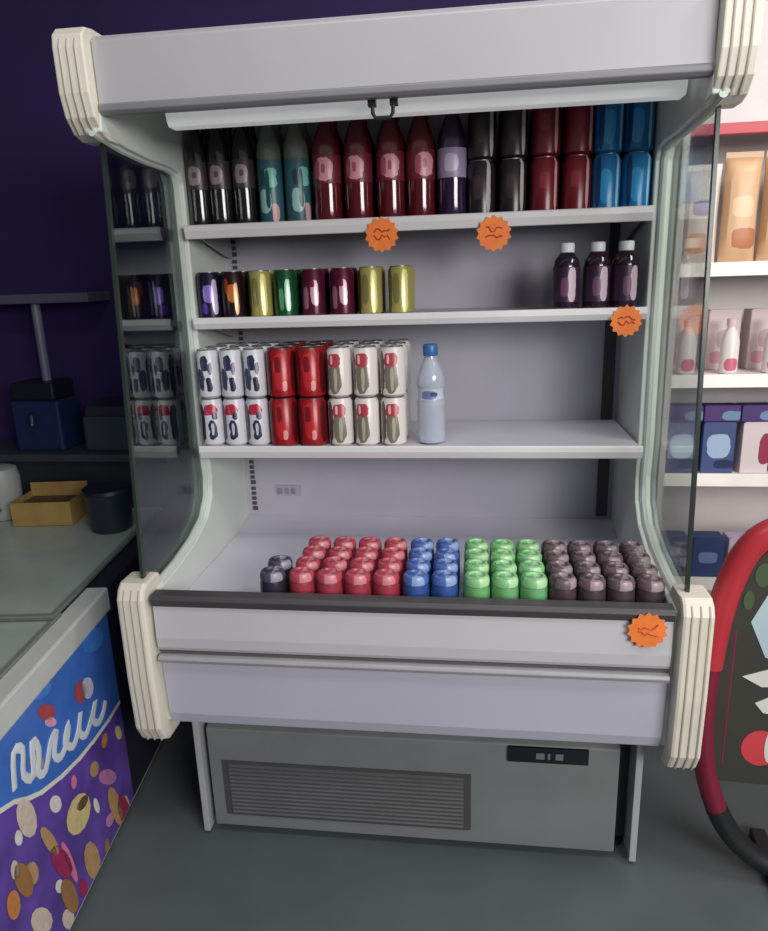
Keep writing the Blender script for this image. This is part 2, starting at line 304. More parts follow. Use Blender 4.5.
# top shelf
ZT = 1.7005
def bottle(name, label, liquid, labm, capm, r=.036, h=.285, lz=(.098, .170)):
    t = thing(name, label, 'bottle')
    obj('body', Lathe([(r*.7, 0), (r*.95, .006), (r, .018), (r*.97, .06), (r, .09), (r*.985, lz[0]), (r*.985, lz[1]), (r, .185), (r*.93, .205), (r*.6, .238), (r*.4, .255), (r*.36, h-.02), (r*.36, h-.012)], 26), liquid, t, smooth=True)
    obj('wrap_label', Lathe([(r*1.005, lz[0]), (r*1.012, lz[0]+.001), (r*1.012, lz[1]-.001), (r*1.005, lz[1])], 26, cap=False), labm, t, smooth=True)
    obj('cap', Lathe([(r*.42, h-.022), (r*.44, h-.020), (r*.44, h-.002), (r*.40, h)], 16), capm, t, smooth=True)
    return t
cola = mat('cola_dark', (30, 27, 30), .12, coat=.6); cherry = mat('cherry_dark', (88, 18, 26), .12, coat=.6)
clear = mat('pale_green_bottle', (96, 102, 92), .1, coat=.5); navyl = mat('navy_drink', (44, 26, 58), .12, coat=.6)
l_cola = art('label_cola', (60, 50, 54), [(.1, .134, .6, .024, (148, 130, 134)), (.15, .136, .2, .008, (104, 74, 84))], warp=.4)
l_teal = art('label_teal', (46, 92, 100), [(-.25, .06, .5, .03, (150, 192, 190)), (.3, .12, .5, .025, (120, 190, 176)), (.55, .03, .3, .025, (206, 160, 164)), (-.4, .12, .25, .02, (24, 60, 70)), (.0, .09, .18, .05, (20, 80, 78))], warp=.5)
l_pink = art('label_pink', (112, 36, 52), [(.2, .134, .62, .030, (214, 150, 164)), (-.35, .134, .22, .022, (168, 84, 100)), (.12, .136, .14, .012, (170, 80, 96))], warp=.5)
l_navy = art('label_lilac', (150, 140, 168), [(0, .134, .5, .022, (196, 186, 206))])
capb = mat('cap_dark', (30, 30, 34), .4); capr = mat('cap_red', (150, 24, 30), .4); capg = mat('cap_green', (40, 130, 80), .4); capw = mat('cap_white', (226, 226, 230), .4)
b_cola = bottle('cola_bottle', '', cola, l_cola, capb, r=.031)
b_teal = bottle('lemonade_bottle', '', clear, l_teal, capg, r=.034, lz=(.004, .165))
b_pink = bottle('cherry_soda_bottle', '', cherry, l_pink, capr, r=.038)
b_navy = bottle('grape_soda_bottle', '', navyl, l_navy, capb, r=.038)
G = 'drinks on the top shelf'
topx = [-.587, -.524, -.456, -.382, -.307, -.224, -.139, -.052, .028, .111]
rows = [(.45, 'front row'), (.545, 'second row')]
for yy, rw in rows:
    for i, x in enumerate(topx):
        dx = 0
        if i < 3: place(b_cola, (x+dx, yy, ZT), f'dark cola bottle with faded label, {ORD[i]} from left, {rw}, top shelf', G, random.uniform(-.2, .2))
        elif i < 5: place(b_teal, (x+dx, yy, ZT), f'teal and white wrapped bottle, {("left", "right")[i-3]} one of two, {rw}, top shelf', G, (0, .5)[i-3])
        elif i < 9: place(b_pink, (x+dx, yy, ZT), f'dark red bottle with pink label, {ORD[i-5]} from left, {rw}, top shelf', G, random.uniform(-.3, .3))
        else: place(b_navy, (x+dx, yy, ZT), f'dark purple bottle with lilac label, {rw} of the top shelf', G)
c_dark = can('dark_can', '', art('can_dark', (36, 30, 34), [(.62, .075, .16, .07, (172, 168, 168)), (-.2, .07, .3, .03, (62, 46, 48))], .28), .037, .137)  # narrow pale strip is a highlight painted into the can colour
c_wine = can('wine_red_can', '', art('can_wine', (108, 22, 34), [(.75, .07, .14, .065, (190, 160, 160)), (-.1, .08, .35, .02, (134, 40, 50))], .28), .037, .137)  # pale upright strip is a painted highlight
c_blue = can('blue_can', '', art('can_blue', (26, 112, 168), [(.7, .07,   .14, .065, (150, 200, 224)), (-.2, .06, .4, .04, (46, 150, 208)), (-.75, .07, .2, .06, (10, 60, 110))], .28), .0365, .137)  # light blue upright strip is a painted highlight
tx2 = [.187, .268, .350, .432, .520, .601]
for yy, rw in ((.45, 'front row'), (.545, 'second row')):
    for i, x in enumerate(tx2):
        for tier, tn in ((0, 'lower'), (1, 'upper')):
            p, c = ((c_dark, 'black-brown'), (c_wine, 'wine red'), (c_blue, 'bright blue'))[i//2]
            if i == 5: x = .580
            if i == 4: x = .5055
            place(p, (x+(.002 if tier else 0), yy, ZT+tier*.1372), f'{c} can, {("left", "right")[i % 2]} stack of its colour, {tn} tier, {rw}, top shelf', G, random.uniform(-.12, .12))
# middle shelf
ZM = 1.4525
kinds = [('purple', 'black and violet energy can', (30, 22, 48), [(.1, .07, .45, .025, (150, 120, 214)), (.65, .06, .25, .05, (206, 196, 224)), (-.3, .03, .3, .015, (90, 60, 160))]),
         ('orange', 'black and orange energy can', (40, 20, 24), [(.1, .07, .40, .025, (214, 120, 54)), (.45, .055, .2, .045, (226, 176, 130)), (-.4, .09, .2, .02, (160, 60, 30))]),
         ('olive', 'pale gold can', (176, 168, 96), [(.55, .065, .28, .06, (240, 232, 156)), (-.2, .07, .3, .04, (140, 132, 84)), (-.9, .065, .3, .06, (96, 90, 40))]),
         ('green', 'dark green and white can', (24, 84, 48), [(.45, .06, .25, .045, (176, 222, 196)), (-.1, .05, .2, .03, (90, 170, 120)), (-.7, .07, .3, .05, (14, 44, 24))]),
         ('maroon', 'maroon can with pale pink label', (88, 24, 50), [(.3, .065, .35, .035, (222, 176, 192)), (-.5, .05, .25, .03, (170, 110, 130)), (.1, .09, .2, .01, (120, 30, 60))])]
cm = {}
for k, lb, b, pt in kinds: cm[k] = (can(k+'_can', '', art('can_'+k, b, pt, .28, metal=.2, warp=.35), .0335, .130), lb)
GM = 'cans on the middle shelf'
mx = [-.582, -.512, -.432, -.359, -.279, -.196, -.117, -.033]; mk = ['purple', 'orange', 'olive', 'green', 'maroon', 'maroon', 'olive', 'olive']
pos = ['leftmost', 'second from left', 'third from left', 'fourth from left', 'left of its pair', 'right of its pair', 'second from right', 'rightmost']
for yy, rw in ((.445, 'front row'), (.53, 'back row')):
    for i, x in enumerate(mx):
        p, lb = cm[mk[i]]; place(p, (x, yy, ZM), f'{lb}, {pos[i]}, {rw}, middle shelf', GM, random.uniform(-.15, .15))
t = thing('berry_drink_bottle', 'dark berry bottle with white cap, left of the three at the right of the middle shelf', 'bottle')
r = .035
obj('body', Lathe([(r*.8, 0), (r, .006), (r, .112), (r*.92, .128), (r*.5, .148), (r*.42, .150), (r*.42, .156)], 24), mat('berry_liquid', (42, 22, 40), .12, coat=.6), t, smooth=True)
obj('wrap_label', Lathe([(r*1.01, .022), (r*1.01, .112)], 24, cap=False), art('label_berry', (58, 36, 58), [(.45, .066, .33, .045, (200, 176, 194)), (-.1, .06, .3, .025, (110, 72, 104))]), t, smooth=True)
obj('cap', Lathe([(r*.55, .149), (r*.56, .151), (r*.56, .170), (r*.5, .173)], 18), capw, t, smooth=True)
for i, (x, w) in enumerate(((.414, 'left'), (.493, 'middle'), (.566, 'right'))):
    place(t, (x, .445, ZM), f'dark berry bottle with white cap, {w} of the three on the middle shelf', 'berry bottles on the middle shelf', (-.1, 0, .12)[i])
# lower shelf: two tiers of slim cans, three rows deep
ZL = 1.0945; H = .1385
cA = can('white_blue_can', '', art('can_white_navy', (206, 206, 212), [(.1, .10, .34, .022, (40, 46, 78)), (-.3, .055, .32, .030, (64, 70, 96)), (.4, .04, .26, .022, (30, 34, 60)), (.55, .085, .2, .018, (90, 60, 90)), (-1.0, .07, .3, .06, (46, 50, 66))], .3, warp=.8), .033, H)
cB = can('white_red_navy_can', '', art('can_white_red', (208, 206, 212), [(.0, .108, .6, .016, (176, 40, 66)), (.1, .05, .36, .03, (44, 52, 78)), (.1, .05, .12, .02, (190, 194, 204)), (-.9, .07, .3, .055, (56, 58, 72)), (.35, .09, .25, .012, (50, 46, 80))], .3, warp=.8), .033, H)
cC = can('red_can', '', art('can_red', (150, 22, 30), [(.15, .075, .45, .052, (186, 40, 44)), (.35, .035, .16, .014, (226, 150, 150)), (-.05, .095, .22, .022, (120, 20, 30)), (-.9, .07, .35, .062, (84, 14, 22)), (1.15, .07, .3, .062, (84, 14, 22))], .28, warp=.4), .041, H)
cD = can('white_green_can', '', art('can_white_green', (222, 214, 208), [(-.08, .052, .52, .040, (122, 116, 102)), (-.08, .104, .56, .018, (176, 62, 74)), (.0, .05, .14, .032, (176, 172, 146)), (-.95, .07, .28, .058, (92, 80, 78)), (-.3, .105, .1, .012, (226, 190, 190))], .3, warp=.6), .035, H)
cols = [(-.584, 'A'), (-.516, 'A'), (-.448, 'A'), (-.371, 'C'), (-.287, 'C'), (-.205, 'D'), (-.130, 'D'), (-.054, 'D')]
GL = 'stacked cans on the lower shelf'
for yy, rw in ((.382, 'front row'), (.466, 'second row'), (.550, 'third row')):
    for i, (x, k) in enumerate(cols):
        for tier, tn in ((0, 'lower tier'), (1, 'upper tier')):
            if k == 'A': p, lb, w = (cB if tier == 0 else cA), ('white can with red and navy marks' if tier == 0 else 'white can with navy marks'), ORD[i]+' from the left'
            elif k == 'C': p, lb, w = cC, 'wide red can', ('left', 'right')[i-3]+' one of the red pair'
            else: p, lb, w = cD, 'white can with green-grey patch', ('left', 'middle', 'right')[i-5]+' of its three'
            place(p, (x+.0012*tier, yy, ZL+tier*(H+.0006)), f'{lb}, {w}, {tn}, {rw}', GL, random.uniform(-.18, .18))
t = thing('water_bottle', 'clear water bottle with blue cap standing right of the stacked cans', 'bottle', (.050, .405, ZL))
r = .040
wm, wt, wb = nt('water_clear'); wb.inputs['Base Color'].default_value = lin((206, 214, 228)); wb.inputs['Roughness'].default_value = .12; wb.inputs['Transmission Weight'].default_value = .35; wb.inputs['Coat Weight'].default_value = .5
pf = [(r*.7, 0), (r*.96, .006), (r, .02)]
for k in range(6): pf += [(r*(.96 if k % 2 else 1), .03+k*.014)]
pf += [(r, .118), (r*.86, .135), (r*.86, .15), (r, .165), (r*.95, .19), (r*.6, .225), (r*.42, .238), (r*.42, .252)]
obj('body', Lathe(pf, 26), wm, t, smooth=True)
obj('wrap_label', Lathe([(r*1.0, .116), (r*.885, .133), (r*.885, .152), (r*1.0, .166)], 26, cap=False), art('label_water', (196, 204, 222), [(-.1, .140, .6, .012, (110, 124, 160)), (.3, .142, .3, .006, (60, 76, 120))]), t, smooth=True)
obj('cap', Lathe([(r*.5, .246), (r*.52, .248), (r*.52, .272), (r*.46, .277)], 18), mat('cap_blue', (54, 104, 160), .35), t, smooth=True)
# the well: small bottles with coloured caps, packed in rows
def pot(name, bodyc, capc, dot):
    t = thing(name, '', 'bottle'); r = .0335
    obj('body', Lathe([(r*.85, 0), (r, .006), (r, .062), (r*.98, .088), (r*.92, .096), (r*.86, .097), (r*.86, .10)], 20), mat(name+'_skin', bodyc, .3, var=.25, scale=40), t, smooth=True)
    obj('cap', Lathe([(r*.92, .0965), (r*.96, .098), (r*.96, .110), (r*.84, .118), (r*.62, .119), (r*.56, .115), (r*.2, .115)], 18), art(name+'_cap', capc, [(.6, .11, .5, .03, dot), (-1.6, .11, .5, .03, bodyc), (2.6, .11, .5, .03, dot)], .35, warp=.6), t, smooth=True)
    return t
P_ = {'red': pot('red_bottle', (158, 58, 72), (186, 78, 92), (212, 136, 142)), 'blue': pot('blue_bottle', (52, 82, 148), (82, 112, 180), (146, 170, 214)),
      'green': pot('green_bottle', (104, 166, 108), (138, 200, 138), (180, 224, 170)), 'brown': pot('brown_bottle', (72, 58, 64), (108, 92, 98), (164, 146, 150)),
      'black': pot('black_bottle', (46, 44, 56), (80, 76, 94), (156, 152, 168))}
blocks = [('red', -.258, 4), ('blue', .030, 2), ('green', .178, 3), ('brown', .383, 4)]
px = {}
ys = [.040, .112, .184, .256]; RW = ['front', 'second', 'third', 'back']; CN = ['leftmost', 'second from left', 'third from left', 'rightmost']
for col, x0, n in blocks:
    st = {'red': .0715, 'blue': .070, 'green': .0685, 'brown': .0675}[col]
    for j, yy in enumerate(ys):
        for i in range(n):
            nm = CN if n == 4 else (['leftmost', 'middle', 'rightmost'] if n == 3 else ['left', 'right'])
            c = nm[i]
            jx = 0
            place(P_[col], (x0+st*i+jx, yy+random.uniform(-.001, .001), .7325), f'small {col}-capped bottle, {c} of its colour, {RW[j]} row of the well', f'{col} bottles in the well', random.uniform(-.4, .4))
for j, yy in enumerate(ys[:2]):
    place(P_['black'], (-.333, yy, .7325), f'small black bottle at the left end of the {RW[j]} row of the well', 'black bottles in the well', .3*j)

# ---------------------------------------------------------------- ice cream freezer on the left
FZ = thing('chest_freezer', 'white glass-topped chest freezer with blue and purple ice cream graphics', 'freezer', (-.816, -.273, 0), math.radians(6.78))
fw = mat('freezer_white', (196, 198, 194), .4, var=.04); S0, S1, Wd = -.62, 1.16, .82
bm = bmesh.new(); box(bm, -Wd, -.004, S0, S1, .02, .42)
for a in ((-Wd, -Wd+.05, S0, S1), (-.054, -.004, S0, S1), (-Wd+.05, -.054, S0, S0+.05), (-Wd+.05, -.054, S1-.05, S1)): box(bm, *a, .42, .655)
obj('body', bm, fw, FZ)
bm = bmesh.new()
for a in ((-Wd-.006, -Wd+.06, S0-.006, S1+.006), (-.060, .004, S0-.006, S1+.006), (-Wd+.06, -.06, S0-.006, S0+.06), (-Wd+.06, -.06, S1-.06, S1+.006)): box(bm, *a, .655, .725)
obj('rim', bm, fw, FZ, bevel=.006)
gl = mat('lid_glass', (186, 196, 186), .25, spec=.8); gl.node_tree.nodes['Principled BSDF'].inputs['Alpha'].default_value = .72
for k, (a, b) in enumerate(((S0+.05, .28), (.24, S1-.05))):
    z = .725+.012*k
    g = obj('glass_lid', Box(-Wd+.05, -.05, a, b, z, z+.005), gl, FZ)
    bm = bmesh.new(); box(bm, -Wd+.05, -Wd+.062, a, b, z-.001, z+.009); box(bm, -.062, -.05, a, b, z-.001, z+.009); box(bm, -Wd+.062, -.062, a, a+.014, z-.001, z+.009); box(bm, -Wd+.062, -.062, b-.014, b, z-.001, z+.009)
    obj('lid_frame', bm, mat('lid_frame_grey', (120, 128, 122), .4), g)
bm = bmesh.new()
for i in range(3):
    box(bm, -Wd+.07, -.07, S0+.15+i*.5, S0+.16+i*.5, .43, .62)
obj('divider', bm, mat('basket_grey', (150, 156, 152), .4), FZ)
# graphic panel: blue sky above a white swoosh, purple below, with ice creams
CO = {'white': (226, 224, 214), 'cream': (216, 196, 140), 'brown': (110, 76, 50), 'cream2': (214, 196, 180), 'tan': (188, 150, 104), 'tan2': (160, 116, 70), 'magenta': (160, 44, 92), 'pink': (226, 120, 168), 'pink2': (196, 130, 180), 'orange': (196, 132, 70), 'red': (176, 76, 80), 'whitec': (206, 206, 216), 'pinkw': (226, 160, 190), 'lblue': (70, 130, 214)}
gm_ = [mat('panel_purple', (98, 72, 160), .35, var=.3, scale=9), mat('panel_blue', (66, 112, 196), .35, var=.2, scale=7), mat('panel_white', (222, 226, 214), .35)]
keys = list(CO)
for k in keys: gm_.append(mat('panel_'+k+'_print', CO[k], .35, var=.12, scale=50))
bm = bmesh.new(); X = .0
SE = .43; box(bm, -.004, X, S0, SE, .03, .655, 0)
def poly(pts, x, mi):
    q = []
    for s, z in pts:
        p = (min(s, SE), max(z, .031))
        if p not in q: q.append(p)
    vs = [bm.verts.new((x, s, z)) for s, z in q]; f = bm.faces.new(vs); f.material_index = mi
sw = [(S0, .60), (-.30, .575), (-.131, .504), (-.086, .473), (-.035, .445), (.055, .413), (.15, .39), (.234, .378), (.342, .370), (SE, .372)]
for i in range(len(sw)-1):
    (s0, z0), (s1, z1) = sw[i], sw[i+1]
    poly([(s0, z0), (s1, z1), (s1, .655), (s0, .655)], X+.0004, 1); poly([(s0, z0-.012), (s1, z1-.010), (s1, z1+.002), (s0, z0+.002)], X+.0012, 2)
for nm, pts in ELL: poly(pts, X+.0016, 3+keys.index(nm))
rr = random.Random(7)
for (s, z, w, h, a, c) in ((-.02, .06, .02, .04, .5, 'cream2'), (.22, .30, .02, .03, .8, 'tan'), (.20, .20, .012, .03, .3, 'white'), (.37, .05, .02, .04, .2, 'cream'), (.26, .10, .018, .03, 1.0, 'pink2'), (-.03, .17, .014, .025, .6, 'white'), (.07, .06, .018, .035, .4, 'magenta'), (.30, .33, .02, .02, 0, 'orange'), (.39, .29, .016, .03, .5, 'cream'), (.11, .35, .014, .02, .2, 'pink'), (-.12, .30, .02, .035, .4, 'tan'), (.22, .02+.03, .015, .02, .1, 'tan2')):
    poly([(s+w*math.cos(t)*math.cos(a)-h*math.sin(t)*math.sin(a), z+w*math.cos(t)*math.sin(a)+h*math.sin(t)*math.cos(a)) for t in [2*PI*q/12 for q in range(12)]], X+.0010, 3+keys.index(c))
for k in range(11):   # further ice creams along the parts of the panel beyond
    s = rr.uniform(S0+.05, -.22); z = rr.uniform(.08, .33); a = rr.uniform(0, PI); w, h = rr.uniform(.018, .03), rr.uniform(.035, .05)
    poly([(s+w*math.cos(t)*math.cos(a)-h*math.sin(t)*math.sin(a), z+w*math.cos(t)*math.sin(a)+h*math.sin(t)*math.cos(a)) for t in [2*PI*q/12 for q in range(12)]], X+.001+.00002*k, 3+keys.index(rr.choice(['cream', 'tan', 'pink', 'tan2', 'cream2', 'magenta'])))
obj('shaded_side', Box(-.004, 0, SE+.002, S1, .03, .655), mat('freezer_shade', (34, 34, 48), .5), FZ, label='dark sheet standing in for shade on the far part of the side')  # dark colour paints the fridge's shade on the freezer side
obj('shaded_rim', Box(-.058, .007, SE+.02, S1+.008, .650, .7265), MATS['freezer_shade'], FZ)  # same painted shade carried over the rim
gp = obj('graphic_panel', bm, gm_, FZ, label='printed side panel, blue above a white swoosh and purple with ice creams below')
lt = [(-.124, .524), (-.105, .60), (-.071, .583), (-.085, .53), (-.05, .50), (-.032, .575), (-.013, .538), (-.030, .49), (.0, .475), (.04, .52), (.07, .525), (.045, .48), (.071, .455), (.11, .47), (.13, .505), (.10, .475), (.132, .438), (.17, .455), (.197, .493), (.175, .45), (.203, .419), (.25, .44), (.285, .469), (.255, .43), (.282, .402), (.32, .41), (.347, .438)]
bm = bmesh.new(); ps = []
for i in range(len(lt)-1):
    for q in range(3):
        u = q/3; p0 = lt[max(i-1, 0)]; p1 = lt[i]; p2 = lt[i+1]; p3 = lt[min(i+2, len(lt)-1)]
        cr = [.5*(2*p1[j]+(p2[j]-p0[j])*u+(2*p0[j]-5*p1[j]+4*p2[j]-p3[j])*u*u+(3*p1[j]-p0[j]-3*p2[j]+p3[j])*u**3) for j in (0, 1)]
        ps.append((.0035, cr[0], cr[1]))
tube(bm, ps,   .0115, 6)
for v in bm.verts: v.co.x = .0018+(v.co.x-.0035)*.15
obj('script_lettering', bm, mat('script_white', (214, 222, 226), .4), gp, smooth=True, label='large white handwritten lettering')

# things on and behind the freezer
T = thing('cardboard_tray', 'open yellow cardboard box on the far end of the freezer', 'box', (-1.345, .69, .7440), math.radians(7))
yel = mat('yellow_card', (158, 128, 74), .6, var=.15, scale=14); w, d, h, th = .105, .08, .085, .004
bm = bmesh.new(); box(bm, -w, w, -d, d, 0, th); box(bm, -w, w, -d, -d+th, th, h); box(bm, -w, w, d-th, d, th, h+.03); box(bm, -w, -w+th, -d+th, d-th, th, h); box(bm, w-th, w, -d+th, d-th, th, h)
obj('tray', bm, yel, T)
bm = bmesh.new(); box(bm, -w+.01, w-.01, -d+.01, d-.01, .006, h-.02); obj('contents', bm, mat('brown_contents', (96, 66, 46), .7, var=.3, scale=30), T)
T = thing('dark_canister', 'dark navy ribbed tub standing beside the yellow box on the freezer', 'container', (-1.07, .60, .7425))
obj('body', Lathe([(.062, 0), (.068, .01), (.075, .12), (.078, .125), (.078, .135)], 26), mat('navy_plastic', (38, 44, 58), .35), T, smooth=True)
obj('lid', Lathe([(.080, .135), (.082, .138), (.080, .150), (.03, .154)], 26), mat('navy_lid', (30, 34, 44), .4), T, smooth=True)
CT = thing('dark_counter', 'dark low counter behind the freezer along the purple wall', 'counter', (-2.0, 1.0, 0))
obj('body', Box(-.9, 1.0, -.09, .125, .0, .90), mat('counter_dark', (40, 42, 50), .6, var=.2), CT, bevel=.004)
obj('top', Box(-.92, 1.02, -.11, .13, .90, .93), mat('counter_top', (62, 66, 74), .45), CT, bevel=.004)
T = thing('counter_machine', 'dark blue machine on the counter behind the yellow box', 'machine', (-1.52, 1.01, .93))
obj('housing', Box(-.10, .10, -.07, .09, 0, .20), mat('machine_blue', (38, 44, 84), .35), T, bevel=.01)
obj('head', Box(-.09, .09, -.07, .08, .20, .27), mat('machine_dark', (26, 28, 40), .4), T, bevel=.01)
obj('spout', Tube([(0, -.065, .15), (0, -.095, .145), (0, -.10, .11)], .010, 8), darkm, T)
T = thing('boxy_appliance', 'dark grey boxy machine on the counter, nearest the fridge', 'machine', (-1.20, 1.01, .93))
obj('housing', Box(-.13, .13, -.075, .09, 0, .14), mat('printer_grey', (56, 62, 70), .45), T, bevel=.012)
obj('cover', Prism([(-.070, .14), (-.05, .175), (.08, .19), (.085, .14)], -.12, .12), mat('printer_cover', (44, 50, 58), .4), T, bevel=.006)
T = thing('wall_shelf', 'grey wall shelf on the purple wall above the counter', 'shelf', (-1.62, 1.15, 0))
obj('board', Box(-.40, .36, -.17, -.0, 1.495, 1.53), mat('shelf_grey', (88, 84, 104), .5), T, bevel=.003)
obj('post', Tube([(.12, -.13, .93), (.12, -.13, 1.495)], .017, 12), mat('post_grey', (110, 108, 128), .4), T)
T = thing('white_container', 'pale grey rounded canister at the far left on the freezer', 'container', (-1.535, .70, .7440))
obj('body', Lathe([(.05, 0), (.062, .02), (.066, .15), (.058, .185), (.03, .195)], 24), mat('pale_plastic', (150, 158, 154), .45), T, smooth=True)
obj('handle', Tube([(-.03, -.062, .05), (-.005, -.10, .03), (.03, -.062, .05)], .006, 8), black, T)

# ---------------------------------------------------------------- red hooped stand on the right
HS = thing('hooped_stand', 'black display stand with a tall red hoop beside the right end of the fridge', 'stand', (1.024, .04, 0), math.radians(-4))
def hoop(a): 
    c, s = math.cos(a), math.sin(a); return (.285*math.copysign(abs(c)**(.36 if s > 0 else .85), c), 0, .51+.475*math.copysign(abs(s)**(.95), s))
a0 = math.radians(-38)
a1 = math.radians(12); up = [hoop(a0+(PI-2*a0)*k/40) for k in range(41)]; top = [hoop(a1+(PI-2*a1)*k/40) for k in range(41)]; sides = [[hoop(a0+(a1-a0)*k/10) for k in range(11)], [hoop(PI-a1+(a1-a0)*k/10) for k in range(11)]]; lo = [hoop(PI-a0+(PI+2*a0)*k/24) for k in range(25)]
for sd in sides: obj('hoop_side', Tube(sd, .027, 12), mat('hoop_maroon', (120, 28, 52), .4), HS, smooth=True, label='dark maroon side of the hoop')
obj('upper_hoop', Tube(top, .031, 12), mat('hoop_red', (182, 50, 60), .35), HS, smooth=True, label='red upper hoop')
obj('lower_hoop', Tube(lo, .028, 12), mat('hoop_black', (30, 32, 34), .45), HS, smooth=True, label='black lower hoop')
pn = []
for k in range(41):
    x, _, z = up[k]; pn.append((x*.92, .51+(z-.51)*.94))
pn = [p for p in pn if p[1] > .30]; pn = [(pn[0][0], .30)] + pn + [(pn[-1][0], .30)]
bm = bmesh.new(); a = [bm.verts.new((x, -.012, z)) for x, z in pn]; b = [bm.verts.new((x, .012, z)) for x, z in pn]
bm.faces.new(a); bm.faces.new(b[::-1])
for i in range(len(pn)): bm.faces.new((a[i], a[(i+1) % len(pn)], b[(i+1) % len(pn)], b[i]))
pm = [mat('panel_charcoal', (58, 58, 52), .5), mat('patch_ice', (176, 200, 206), .5), mat('patch_red', (206, 66, 74), .5), mat('patch_white', (214, 216, 206), .5), mat('patch_green', (70, 92, 60), .5), mat('patch_sand', (196, 168, 132), .5)]
pt = obj('printed_board', bm, pm, HS)
bm = bmesh.new()
def blob(pts, mi, e=.0): 
    vs = [bm.verts.new((x, -.0135-e, z)) for x, z in pts]; vb = [bm.verts.new((x, -.0121, z)) for x, z in pts]
    bm.faces.new(vs).material_index = mi
    for i in range(len(vs)): bm.faces.new((vs[i], vs[(i+1) % len(vs)], vb[(i+1) % len(vs)], vb[i])).material_index = mi
def ell(cx, cz, rx, rz, n=16): return [(cx+rx*math.cos(2*PI*k/n), cz+rz*math.sin(2*PI*k/n)) for k in range(n)]
blob([(-.205, .745), (-.17, .83), (-.09, .85), (-.05, .73), (-.12, .64), (-.165, .655)], 1)
blob([(-.21, .60), (-.15, .625), (-.12, .58), (-.165, .575)], 3); blob([(-.175, .53), (-.135, .555), (-.12, .50), (-.155, .505)], 3)
blob(ell(-.150, .405, .045, .05), 2); blob(ell(-.13, .412, .012, .045), 3, .001); blob(ell(.08, .56, .06, .07), 2); blob(ell(.1, .75, .07, .05), 1)
for (x, z, rx, rz, c) in ((-.19, .865, .018, .03, 4), (-.155, .90, .02, .02, 5), (-.12, .865, .02, .018, 2), (-.215, .80, .012, .025, 4), (-.10, .92, .03, .012, 5), (-.07, .88, .02, .02, 4), (0, .91, .04, .02, 2), (.06, .87, .03, .03, 5)): blob(ell(x, z, rx, rz), c)
obj('printed_motif', bm, pm, pt)
bm = bmesh.new(); tube(bm, [(-.235, 0, .72), (-.235, 0, .35)], .013, 8); obj('side_strip', bm, mat('strip_maroon', (120, 34, 70), .5), HS)
bm = bmesh.new()
for x in (-.07, .07): box(bm, x-.02, x+.02, -.16, .16, .0, .024)
obj('foot', bm, MATS['hoop_black'], HS, bevel=.004)

# ---------------------------------------------------------------- shop shelving on the right
SX0, SX1 = .78, 1.62
shw = mat('gondola_white', (228, 222, 220), .5, var=.03)
GS = thing('shop_shelving', 'white grocery shelving unit standing right of the fridge against the wall', 'shelving', (0, 0, 0))
bm = Box(SX0, SX1, 1.09, 1.125, 0, 2.35); obj('back_panel', bm, shw, GS)
for x in (SX0-.02, SX1): obj('upright', Box(x, x+.02, .72, 1.125, 0, 2.35), mat('upright_white', (206, 200, 198), .5), GS, bevel=.003)
SZ = [.16, .54, .905, 1.225, 1.560]
for z in SZ:
    s = obj('shelf', Box(SX0, SX1, .74, 1.09, z-.022, z), shw, GS, bevel=.002)
    obj('price_rail', Prism([(.735, z+.004), (.742, z+.004), (.742, z-.038), (.728, z-.036)], SX0, SX1), mat('rail_white', (236, 230, 222), .4), s)
obj('header_strip', Box(SX0, SX1, .735, .76, 1.915, 1.945), mat('header_red', (198, 80, 88), .5), GS, bevel=.002, label='red strip above the snack bags')
obj('header_board', Box(SX0, SX1, .745, .775, 1.945, 2.33), mat('header_pale', (214, 206, 204), .5), GS)
def bag(name, m, w=.10, h=.24, d=.03):
    t = thing(name, '', 'bag'); bm = bmesh.new(); nx, nz = 8, 12; f = []; b = []
    for j in range(nz+1):
        for i in range(nx+1):
            u = i/nx*2-1; v = j/nz*2-1; th = d*max(0, (1-u**4)*(1-v**6))**.6+.001
            x = u*w/2*(1-.05*(1-abs(v))); f.append(bm.verts.new((x, -th, h/2+v*h/2))); b.append(bm.verts.new((x, th, h/2+v*h/2)))
    I = lambda i, j: j*(nx+1)+i
    for j in range(nz):
        for i in range(nx):
            bm.faces.new((f[I(i, j)], f[I(i+1, j)], f[I(i+1, j+1)], f[I(i, j+1)])); bm.faces.new((b[I(i, j)], b[I(i, j+1)], b[I(i+1, j+1)], b[I(i+1, j)]))
    bound = [I(i, 0) for i in range(nx)]+[I(nx, j) for j in range(nz)]+[I(i, nz) for i in range(nx, 0, -1)]+[I(0, j) for j in range(nz, 0, -1)]
    for q in range(len(bound)): p, r_ = bound[q], bound[(q+1) % len(bound)]; bm.faces.new((f[p], b[p], b[r_], f[r_]))
    o = obj('pouch', bm, m, t, smooth=True)
    bm = Box(-w/2, w/2, -.0022, .0022, h-.002, h+.014); obj('top_seal', bm, m, t); return t
def carton(name, m, w, h, d=.07):
    t = thing(name, '', 'package'); obj('carton', Box(-w/2, w/2, -d/2, d/2, 0, h), m, t, bevel=.003)
    obj('flap', Box(-w/2+.004, w/2-.004, -d/2-.001, -d/2+.006, h-.002, h+.003), m, t); return t
bag_tan = bag('tan_snack_bag', art('bag_tan', (216, 176, 136), [(0, .16, .03, .03, (232, 200, 160)), (.01, .07, .035, .03, (186, 118, 78))], .4, flat=True), .105, .30)
bag_wh = bag('white_snack_bag', art('bag_white', (228, 214, 206), [(0, .16, .03, .022, (150, 130, 176)), (-.01, .06, .03, .03, (224, 170, 140))], .4, flat=True), .105, .27)
GB = 'snack bags on the top shelf of the shop shelving'
